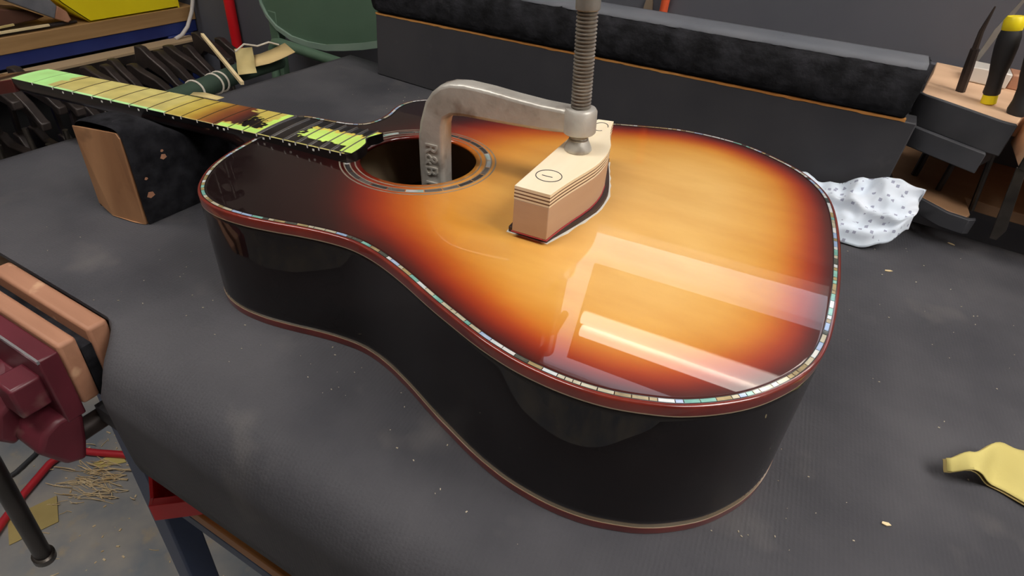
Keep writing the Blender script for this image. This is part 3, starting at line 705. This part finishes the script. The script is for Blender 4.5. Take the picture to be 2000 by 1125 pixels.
# ------------------------------------------------------------------ red bin and things under the bench
rb = thing('parts_bin', 'red plastic open fronted parts bin on the lower rail under the mat', 'bin', (-35, -190, -312))
ang = math.radians(42); bu = Vector((math.cos(ang), math.sin(ang), 0)); bv = Vector((-bu.y, bu.x, 0)); bo = Vector((-37, -219, -311.6))
def bp3(a, c, z): return bo + bu * a + bv * c + Vector((0, 0, z))
def bprism(name, poly, a0, a1): MB().prism(poly, lambda c, z: bp3(a0, c, z), lambda c, z: bp3(a1, c, z)).build(name, m_red, rb, bevel=.6)
wallp = [(0, 0), (72, 0), (72, 72), (34, 66), (8, 30), (0, 28)]
bprism('side_wall', wallp, 0, 4); bprism('side_wall', wallp, 92, 96)
bprism('base', [(0, 0), (72, 0), (72, 3), (0, 3)], 4, 92); bprism('rear_wall', [(68, 3), (72, 3), (72, 72), (68, 72)], 4, 92)
bprism('front_lip', [(-1, 0), (3, 0), (9, 26), (8, 29), (-1, 28)], 0, 96)

# ------------------------------------------------------------------ tools standing in the rack
def tool(name, lb, loc, group=None): return thing(name, lb, 'tool', loc, group)
t = tool('file', 'dark rusty file standing tang up in the left hole of the tool rack', (575.5, 493, 42.3))
MB().tube([(575.5, 494, 42.3), (575.5, 494, 150)], 4.2, 8).build('blade', m_iron, t, angle=30)
MB().tube([(575.5, 493.5, 150), (571.5, 492.5, 175), (568, 492, 197)], [5.2, 5.4, 4.6], 7).build('body', m_iron, t, angle=30)
MB().tube([(568, 492, 197), (565.5, 492, 215), (566, 492, 241)], [3.2, 2.6, .8], 6).build('tang', mat('rusty_tang', (74, 62, 54), (52, 44, 40), rough=.5, metal=.4), t)
t = tool('steel_blade', 'thin grey steel blade leaning behind the rusty file in the rack', (590, 600, 151))
MB().prism([(586, 152), (590, 152), (606, 240), (603, 241), (592, 205)], lambda a, c: (a, 600, c), lambda a, c: (a, 602, c)).build('blade', m_steel, t)
def driver(x, y, z, lean, lb, wide, cap=True):
    t = tool('screwdriver', lb, (x, y, 42.5))
    ax = Vector((lean, .02, 1)).normalized(); o = (x, y, z + .4)
    MB().lathe([(6.5, 0), (7.6, 1), (7.2, 9.5), (6.6, 10)], o, ax, 18).build('yellow_collar', m_yellow, t)
    MB().lathe([(6.6, 9.6), (8.2, 12), (7.6, 20), (7.8, 30), (9.8, 46), (10.8, 60), (10.6, 70), (9, 76.5)], o, ax, 18).build('grip', m_blackplastic, t, angle=50)
    MB().lathe([(8.6, 76), (9.4, 77), (9.6, 86), (7.6, 90)], o, ax, 18).build('yellow_cap', m_yellow, t)
    MB().rod((x, y, 42.5), (x, y, z + 2), 3.6, 10).build('shank', m_iron, t)
    return t
driver(602, 464, 150, -.2, 'black and yellow screwdriver standing upright in the upper rack shelf', 1)
t = tool('screwdriver', 'dark handled screwdriver hanging in the gap at the right edge of the rack', (630, 447, 40))
ax = Vector((-.2, .03, 1)).normalized(); o = (629, 446, 147)
MB().lathe([(4, 0), (9.5, 3), (10.2, 9), (8, 18), (7.4, 30), (9.4, 45), (10.6, 62), (9, 74)], o, ax, 18).build('grip', m_blackplastic, t, angle=50)
MB().lathe([(8.8, 73.5), (10.6, 76), (10.6, 86), (8, 90)], o, ax, 18).build('yellow_cap', m_yellow, t)
MB().prism([(620, 190), (624, 190), (621, 212), (616, 212)], lambda a, c: (a, 434.6, c), lambda a, c: (a, 436.5, c)).build('yellow_stripe', m_yellow, t)
MB().tube([(629, 447, 148), (629, 447, 104), (640, 446, 36)], 3.2, 8).build('shank', m_darksteel, t)
t = tool('chisel', 'broad bare steel blade hanging at the far right below the upper shelf', (660, 392, 34))
MB().prism([(642, 113), (651, 113), (667, 45), (664, 32), (657, 32)], lambda a, c: (a, 389, c), lambda a, c: (a, 392, c)).build('blade', m_darksteel, t, bevel=.5)
MB().rod((647, 390.5, 113), (646, 390.5, 150), 4).build('shank', m_darksteel, t)
MB().lathe([(5, 0), (10, 4), (9, 40), (11, 60), (7, 70)], (646, 390.5, 150.4), (-.1, 0, 1), 16).build('grip', m_blackplastic, t)
tag(MB().bb(584, 626, 552, 590, 150.3, 168).build('plastic_box', mat('clear_white_plastic', (206, 200, 192), rough=.3), None, bevel=1.5), 'small pale plastic box on the rack behind the tools', 'box')
tag(MB().bb(628, 668, 560, 600, 150.3, 166).build('wood_offcut', m_pinkwood, None, bevel=1), 'brown wooden offcut on the rack behind the upright screwdriver', 'offcut')

# ------------------------------------------------------------------ sandpaper on the bench
def sand(z_add, x0, sh):
    b = MB()
    def fn(i, j):
        u = i / 48; v = j / 10; s = x0 + 150 * u; d = 150 * u
        tf = itp(((0, 12), (12, 13), (34, 25), (60, 19), (150, 8)), d)
        wdt = itp(((0, 7), (14, 16), (40, 32), (80, 62), (150, 80)), d)
        zf = itp(((0, 8), (13, 18), (34, 1.2), (60, 2), (150, 4)), d); zbk = itp(((0, 13), (13, 19), (50, 16), (90, 16), (150, 14)), d)
        z = zf + (zbk - zf) * (v * v * (3 - 2 * v))
        return (s - 3 * v, tf + wdt * v, z + z_add)
    b.grid(fn, 49, 11); return b
sp_ = thing('sandpaper', 'folded tan sandpaper sheet curling up on the bench at right', 'sandpaper', (660, 15, 0))
for k, (za, xo) in enumerate(((2.6, 616), (.5, 614.8))):
    o = sand(za, xo, k).build('sheet', m_sand if k == 0 else m_sand2, sp_); sd = o.modifiers.new('t', 'SOLIDIFY'); sd.thickness = .0006

# ------------------------------------------------------------------ wood chips and crumbs on the mat
FOOT = [OFF(i, EDGE + 2) for i in range(0, NP, 3)]
b = MB()
for k in range(380):
    if k < 270: s, t = rnd.uniform(-200, 900), rnd.uniform(-200, 390)
    else: s, t = rnd.gauss(rnd.choice((60, 250, 560)), 60), rnd.gauss(rnd.choice((-150, -120)), 40)
    q = GM.inverted() @ (Vector((s, t, 0)) - GT)
    if t < -202 or inpoly(Vector((q.x, q.y)), FOOT) or (-152 < s < -80 and -116 < t < 30): continue
    r = rnd.uniform(.22, .62) * (1.7 if rnd.random() < .06 else 1); a = rnd.uniform(0, 6.28)
    b.box((s, t, r * .35 + .4), (r * 2.2, r * 1.2, r * .7), a)
tag(b.build('sawdust_crumbs', mat('pale_crumbs', (206, 196, 172), (150, 140, 120), rough=.8, scale=200), None, smooth=False), 'scattered pale sawdust crumbs on the rubber mat', 'sawdust', kind='stuff')
for (s, t, a, L_, lb) in ((570.6, 300, .5, 9, 'pale wood chip on the mat in front of the cloth'), (635, 418, -.3, 8, 'pale wood chip in the shadow under the tool rack'), (583, -51, .2, 6, 'yellowish chip on the mat left of the folded sandpaper')):
    b = MB(); ca_, sa_ = math.cos(a), math.sin(a)
    b.add([(s + x * ca_ - y * sa_, t + x * sa_ + y * ca_, z) for z in (.4, 1.1) for x, y in ((-L_ / 2, -.8), (0, -1.6), (L_ / 2, -.2), (L_ / 4, 1.3), (-L_ / 2.5, .9))],
          [(4, 3, 2, 1, 0), (5, 6, 7, 8, 9)] + [(i, (i + 1) % 5, 5 + (i + 1) % 5, 5 + i) for i in range(5)])
    tag(b.build('wood_chip', m_cream, None, smooth=False), lb, 'wood chip')

# ------------------------------------------------------------------ shelf bench at the left with things on it
sh = thing('side_bench', 'side bench with tan wooden top and deep blue front beam at left', 'workbench', (-1200, 300, ZF))
MB().bb(-1480, -1000, -300, 643, -103, -72.3).build('top_board', m_tanwood, sh, bevel=1)
MB().bb(-1090, -1003, -300, 643, -131, -103.2).build('front_beam', m_bluepaint, sh, bevel=1.5)
for y in (70, 560): MB().bb(-1060, -1000, y, y + 70, ZF, -131).build('leg', m_bluepaint, sh, bevel=2)
MB().bb(-1110, -1096, -300, 643, ZF, -131).build('back_panel', mat('under_bench_dark', (20, 20, 22), rough=.8), sh)  # near-black sheet added for the darkness below the side bench
MB().bb(-1003, -965, 150, 615, -160, -141).build('hanging_rail', m_iron, sh)
MB().bb(-1003, -964, 150, 615, -141, -136).build('rail_strip', mat('tan_strip', (172, 148, 116), rough=.7), sh)
yb = thing('yellow_tray', 'bright yellow plastic tray standing on the side bench', 'tray', (-1080, 500, -72))
b = MB(); fp = [(391, -72), (604, -72), (612, 60), (300, 60), (322, 2), (345, -28), (372, -54)]
b.prism(fp, lambda a, c: (-1004, a, c), lambda a, c: (-1008, a, c)); b.build('front_wall', m_yellow, yb, bevel=1)
b = MB(); b.prism(fp, lambda a, c: (-1196, a, c), lambda a, c: (-1200, a, c)); b.build('rear_wall', m_yellow, yb, bevel=1)
b = MB(); b.grid(lambda i, j: ((-1004, -1200)[i], *[(604, -71.5), (391, -71.5), (372, -54), (345, -28), (322, 2), (300, 60)][j]), 2, 6); o = b.build('base', m_yellow, yb); sd = o.modifiers.new('t', 'SOLIDIFY'); sd.thickness = .003
b = MB(); b.bb(-1200, -1004, 604, 608, -72, 58); b.build('end_wall', m_yellow, yb)
mg = thing('mallet', 'mallet with worn grey face and wooden end lying beside the yellow tray', 'mallet', (-1050, 300, -60))
MB().prism([(234, 8), (250, -12), (322, -54), (334, -30), (322, -14), (290, 8)], lambda a, c: (-1002, a, c), lambda a, c: (-1060, a, c)).build('grey_face', mat('zinc_sheet', (140, 140, 146), (112, 112, 120), rough=.45, metal=.3, scale=20), mg, bevel=2)
MB().prism([(322, -54), (346, -66), (354, -61), (350, -44), (334, -30)], lambda a, c: (-1003, a, c), lambda a, c: (-1058, a, c)).build('wooden_end', m_pinkwood, mg, bevel=2)
tag(MB().prism([(130, -66), (130, -30), (235, -28), (292, -40), (318, -54), (300, -58)], lambda a, c: (-1030, a, c), lambda a, c: (-1090, a, c)).build('wood_block', mat('brown_hardwood', (96, 60, 44), (80, 50, 38), rough=.6, scale=10), None, bevel=2), 'dark brown wooden block under the mallet on the side bench', 'block')
tag(MB().tube([(-1010, 130, -67), (-1010, 250, -67), (-1012, 330, -67.5), (-1014, 368, -68)], [4.5, 5, 4.8, 3], 10).build('rasp', m_iron, None), 'black steel rasp lying along the front of the side bench', 'tool')
tag(MB().box((-1004, 235, -63.8), (5, 145, 4), R=Matrix.Rotation(-.0, 3, 'X')).build('wood_strip', m_cream, None), 'pale wooden strip lying against the rasp on the side bench', 'wood strip')
tag(MB().box((-1016, 215, -58), (4, 70, 3.5), R=Matrix.Rotation(.05, 3, 'X')).build('wood_strip', m_tape_tan, None), 'short tan wooden strip behind the longer pale strip', 'wood strip')
tag(MB().tube([(-985, 549, 70), (-985, 640, 30), (-985, 648, -10), (-985, 640, -38), (-985, 625, -80), (-985, 605, -112), (-985, 585, -128), (-985, 565, -134)][2:], 4.5, 10).build('cable', mat('white_cable', (200, 194, 190), rough=.5), None), 'white cable looping down beside the blue beam', 'cable')

# black bar clamps hanging below the side bench
def make_clamp(lb):
    t = thing('bar_clamp', lb, 'clamp', (0, 0, 0), 'black bar clamps hanging below the side bench')
    MB().bb(-5, 5, -3.5, 3.5, -430, 14).build('bar', m_iron, t, bevel=.8)
    MB().prism([(-9, 14), (8, 16), (30, 6), (70, -6), (98, -22), (106, -24), (107, -38), (96, -40), (88, -32), (60, -26), (26, -22), (10, -34), (-9, -34)], lambda a, c: (a, -8, c), lambda a, c: (a, 8, c)).build('fixed_jaw', m_iron, t, bevel=2.5)
    MB().prism([(-9, -96), (8, -96), (26, -112), (70, -116), (100, -112), (104, -128), (70, -136), (26, -140), (8, -146), (-9, -146)], lambda a, c: (a, -8, c), lambda a, c: (a, 8, c)).build('sliding_jaw', m_iron, t, bevel=2.5)
    MB().rod((92, 0, -190), (92, 0, -72), 4.5, 10).build('screw', m_darksteel, t)
    MB().lathe([(8, 0), (11, 6), (9, 50), (11, 80), (6, 84)], (92, 0, -190), (0, 0, -1), 10).build('handle', mat('dark_wood_handle', (52, 38, 34), rough=.5), t)
    return t
def dup(r0_, loc, rot, lb):
    r = r0_.copy(); COL.objects.link(r); r.location = W(*loc); r.rotation_euler = rot; r['label'] = lb
    for ch in r0_.children:
        c = ch.copy(); COL.objects.link(c); c.parent = r
    return r
ORD = ['first', 'second', 'third', 'fourth', 'fifth', 'sixth', 'seventh', 'eighth', 'ninth', 'tenth', 'eleventh', 'twelfth']
proto = None
ts = [(-830, 212, -92, .02), (-822, 243, -84, -.05), (-838, 268, -74, .08), (-822, 296, -80, .0), (-845, 326, -66, -.06), (-826, 352, -74, .05), (-842, 386, -62, .1), (-824, 414, -72, -.04), (-842, 450, -58, .06), (-826, 484, -66, 0), (-836, 520, -60, -.05), (-815, 560, -66, .06)]
lw = [(-800, 40, -66, -.08), (-815, 74, -72, .04), (-792, 104, -84, -.02), (-808, 134, -80, .07), (-786, 162, -94, -.05)]
for k, (s, t, z, rz) in enumerate(ts + lw):
    if k < len(ts): z -= 44 + 10 * math.sin(k * 1.7)
    if k < len(ts): lb = 'black bar clamp hanging beyond the guitar neck, %s from the left' % ORD[k]
    else: lb = 'black bar clamp hanging in front of the guitar neck, %s from the left' % ORD[k - len(ts)]
    pz = make_clamp(lb) if proto is None else dup(proto, (s, t, z), (0, 0, 0), lb)
    if proto is None: proto = pz; pz.location = W(s, t, z)
    pz.rotation_euler = (0, .06 + .16 * math.sin(k * 2.3), rz)

for k in range(6):
    pz = dup(proto, (-1010 + 14 * math.sin(k * 2.1), 628 - 20 * k, 545 + 44 * k), (0, .05, 0), 'black bar clamp racked on the back wall left of the window, %s from the top' % ORD[5 - k])
    pz['group'] = 'black bar clamps racked on the back wall'
# green tube with rubber bands, scraps and a pale stick
gt2 = thing('green_tube', 'dark green webbing tube at the end of the bench with white rubber bands', 'tube', (-420, 240, -35))
pth = [(-400, 60, -30), (-412, 150, -29), (-425, 230, -28), (-440, 310, -27), (-446, 400, -27)]
MB().tube(pth, 15, 16).build('webbing', m_darkgreen, gt2)
for (x, y) in ((-421, 205), (-427, 245), (-429.5, 258)):
    MB().tube([(x + math.cos(a) * 16 , y + 5 * math.cos(a), -28.3 + 16 * math.sin(a)) for a in [2 * math.pi * i / 24 for i in range(25)]], 1.6, 6, caps=False).build('rubber_band', m_rubberwhite, gt2)
def strip(name, pts_, wd, m_, lb, cat):
    b = MB(); P_ = [Vector(q) for q in pts_]; wv = Vector(wd)
    b.grid(lambda i, j: P_[i] + wv * (j - .5) + Vector((0, 0, .8 * noise.noise(Vector((i, j, 3))))), len(P_), 2)
    o = b.build(name, m_, None); sd = o.modifiers.new('t', 'SOLIDIFY'); sd.thickness = .0008; tag(o, lb, cat); return o
strip('manila_scrap', [(-452, 332, 6), (-436, 320, -8), (-415, 302, -11.5), (-396, 288, -14)], (16, 24, 2), m_tape_tan, 'pale manila scrap lying across the green tube with pencil marks', 'paper')
strip('manila_scrap', [(-432, 326, -11), (-424, 350, -9), (-418, 372, -4), (-410, 396, 4)], (34, -10, -6), mat('manila_scrap_dark', (206, 180, 126), rough=.75), 'curled manila scrap at the back end of the green tube', 'paper')
tag(MB().tube([(-440, 306, 8), (-446, 330, 14), (-440, 352, 8), (-434, 372, 12), (-428, 388, 6)], 1.5, 6).build('rubber_band', m_rubberwhite, None), 'loose white rubber band lying on the manila scraps', 'rubber band')
a_, c_ = Vector((-362, 248, -12)), Vector((-552, 331, 7)); d_ = (c_ - a_)
b = MB(); b.tube([a_, c_], 3.6, 4); tag(b.build('wooden_stick', m_cream, None, smooth=False), 'pale square wooden stick leaning across the green tube towards the clamps', 'stick')

# ------------------------------------------------------------------ green chair behind the bench
ch = thing('chair', 'dark green moulded chair standing behind the back corner of the bench', 'chair', (-480, 560, ZF))
bp_ = [(-654, 40), (-652, 10), (-640, -12), (-615, -32), (-575, -44), (-530, -47), (-480, -44), (-430, -33), (-380, -20), (-330, -4), (-300, 26), (-300, 220), (-654, 220)]
MB().prism(bp_, lambda a, c: (a, 556, c), lambda a, c: (a, 566, c)).build('backrest', m_green, ch, bevel=3, seg=3)
rim = [(-656, 220), (-656, 40), (-654, 8), (-641, -14), (-615, -35), (-575, -48), (-530, -51), (-480, -48), (-430, -37), (-380, -24), (-330, -8), (-298, 24), (-298, 220)]
b = MB(); b.grid(lambda i, j: (rim[i][0], (551, 569, 569, 551)[j], rim[i][1] + (0, 0, 1, 1)[j] * (min(13, 4 + i * 1.1) if 1 < i < 11 else 0)), len(rim), 4, cv=True); b.build('backrest_rim', mat('green_rim', (132, 152, 138), (116, 138, 124), rough=.4, scale=8), ch, bevel=2, angle=60)
MB().tube([(-598, 520, -90), (-596, 520, -62), (-588, 520, -50), (-575, 520, -47), (-500, 520, -48), (-400, 520, -50), (-330, 520, -50)], 10, 14).build('arm_bar', m_green, ch)
MB().tube([(-597, 520, -88), (-600, 520, -300), (-606, 520, ZF)], 9, 12).build('leg', m_green, ch)
MB().tube([(-330, 520, -52), (-328, 520, -300), (-320, 520, ZF)], 9, 12).build('leg', m_green, ch)
MB().bb(-640, -615, 555, 575, -500, 0).build('back_post', m_green, ch, bevel=3)
MB().bb(-345, -320, 555, 575, -500, 5).build('back_post', m_green, ch, bevel=3)
MB().prism([(-640, 400 + 60), (-320, 460), (-320, 580), (-640, 580)], lambda a, c: (a, c + 60, -470), lambda a, c: (a, c + 60, -452)).build('seat', m_green, ch, bevel=4)

# pipes on the dark wall
tag(MB().tube([(-853, 632, 300), (-853, 632, 60), (-852, 632, -30), (-848, 632, -140)], 12, 14).build('pipe', m_red, None), 'bright red pipe running up the dark wall at left', 'pipe')
tag(MB().tube([(166, 638, 330), (166.5, 638, 200), (168, 638, 20)], 6.5, 12).build('pipe', m_orange, None), 'thin orange pipe on the dark wall behind the backstop', 'pipe')
tag(MB().prism([(122, 60), (160, 60), (146, 148), (141, 160), (135, 152)], lambda a, c: (a, 640, c), lambda a, c: (a, 643.5, c)).build('card_offcut', mat('brown_card', (128, 112, 94), rough=.8), None), 'brown triangular card offcut against the wall left of the orange pipe', 'card')

# ------------------------------------------------------------------ floor clutter
def sheet(lb, pts_, m_):
    b = MB(); b.add([(x, y, ZF + z + 1.5) for x, y, z in pts_], [tuple(range(len(pts_)))]); o = b.build('sandpaper', m_, None, smooth=False); sd = o.modifiers.new('t', 'SOLIDIFY'); sd.thickness = .001; tag(o, lb, 'sandpaper')
sheet('large tan sandpaper piece on the floor behind the vise handle', [(-676, -147, 2), (-616, -179, 0), (-643, -258, 0), (-705, -228, 0)], m_sand2)
sheet('small yellowish sandpaper piece on the floor beside the red hose', [(-693, -58, 0), (-680, -4, 0), (-639, -17, 0), (-676, -61, 0)], m_sand)
tag(MB().tube([(-640, -330, ZF + 9), (-700, -235, ZF + 9), (-728, -185, ZF + 9), (-762, -110, ZF + 9), (-764, -80, ZF + 9), (-736, -52, ZF + 9), (-705, -37, ZF + 9), (-660, -12, ZF + 9), (-560, 30, ZF + 9)], 8, 12).build('hose', m_redhose, None), 'red rubber hose snaking over the floor below the vise', 'hose')
tag(MB().tube([(-760, -290, ZF + 6), (-800, -215, ZF + 6), (-800, -160, ZF + 6), (-815, -110, ZF + 6), (-880, -60, ZF + 6)], 5, 10).build('cable', m_cable, None), 'dark grey cable on the floor left of the red hose', 'cable')
b = MB()
for k in range(150):
    s, t = rnd.gauss(-645, 32), rnd.gauss(-82, 26); a = .45 + rnd.gauss(0, .35); L_ = rnd.uniform(14, 60); cv_ = rnd.uniform(-10, 10)
    if k > 105: s, t, a, L_ = rnd.uniform(-830, -300), rnd.uniform(-320, 60), rnd.uniform(0, 3), rnd.uniform(5, 24)
    if k > 130: s, t = rnd.gauss(-690, 40), rnd.gauss(20, 25)
    p = [Vector((s + math.cos(a) * L_ * u - math.sin(a) * cv_ * (u * u), t + math.sin(a) * L_ * u + math.cos(a) * cv_ * u * u, ZF + 1.5 + rnd.uniform(0, 7) * (k < 105))) for u in (-.5, -.2, .2, .5)]
    b.tube(p, rnd.uniform(.6, 1.3), 4)
tag(b.build('wood_shavings', m_shav, None, smooth=False), 'pale wood shavings strewn over the concrete floor', 'shavings', kind='stuff')
b = MB()
for k in range(260):
    s, t = rnd.uniform(-900, 200), rnd.uniform(-330, 200); r = rnd.uniform(.8, 3.2)
    b.box((s, t, ZF + r * .4), (r * 2, r, r * .6), rnd.uniform(0, 6))
tag(b.build('floor_crumbs', m_shav, None, smooth=False), 'small pale crumbs scattered over the concrete floor', 'sawdust', kind='stuff')
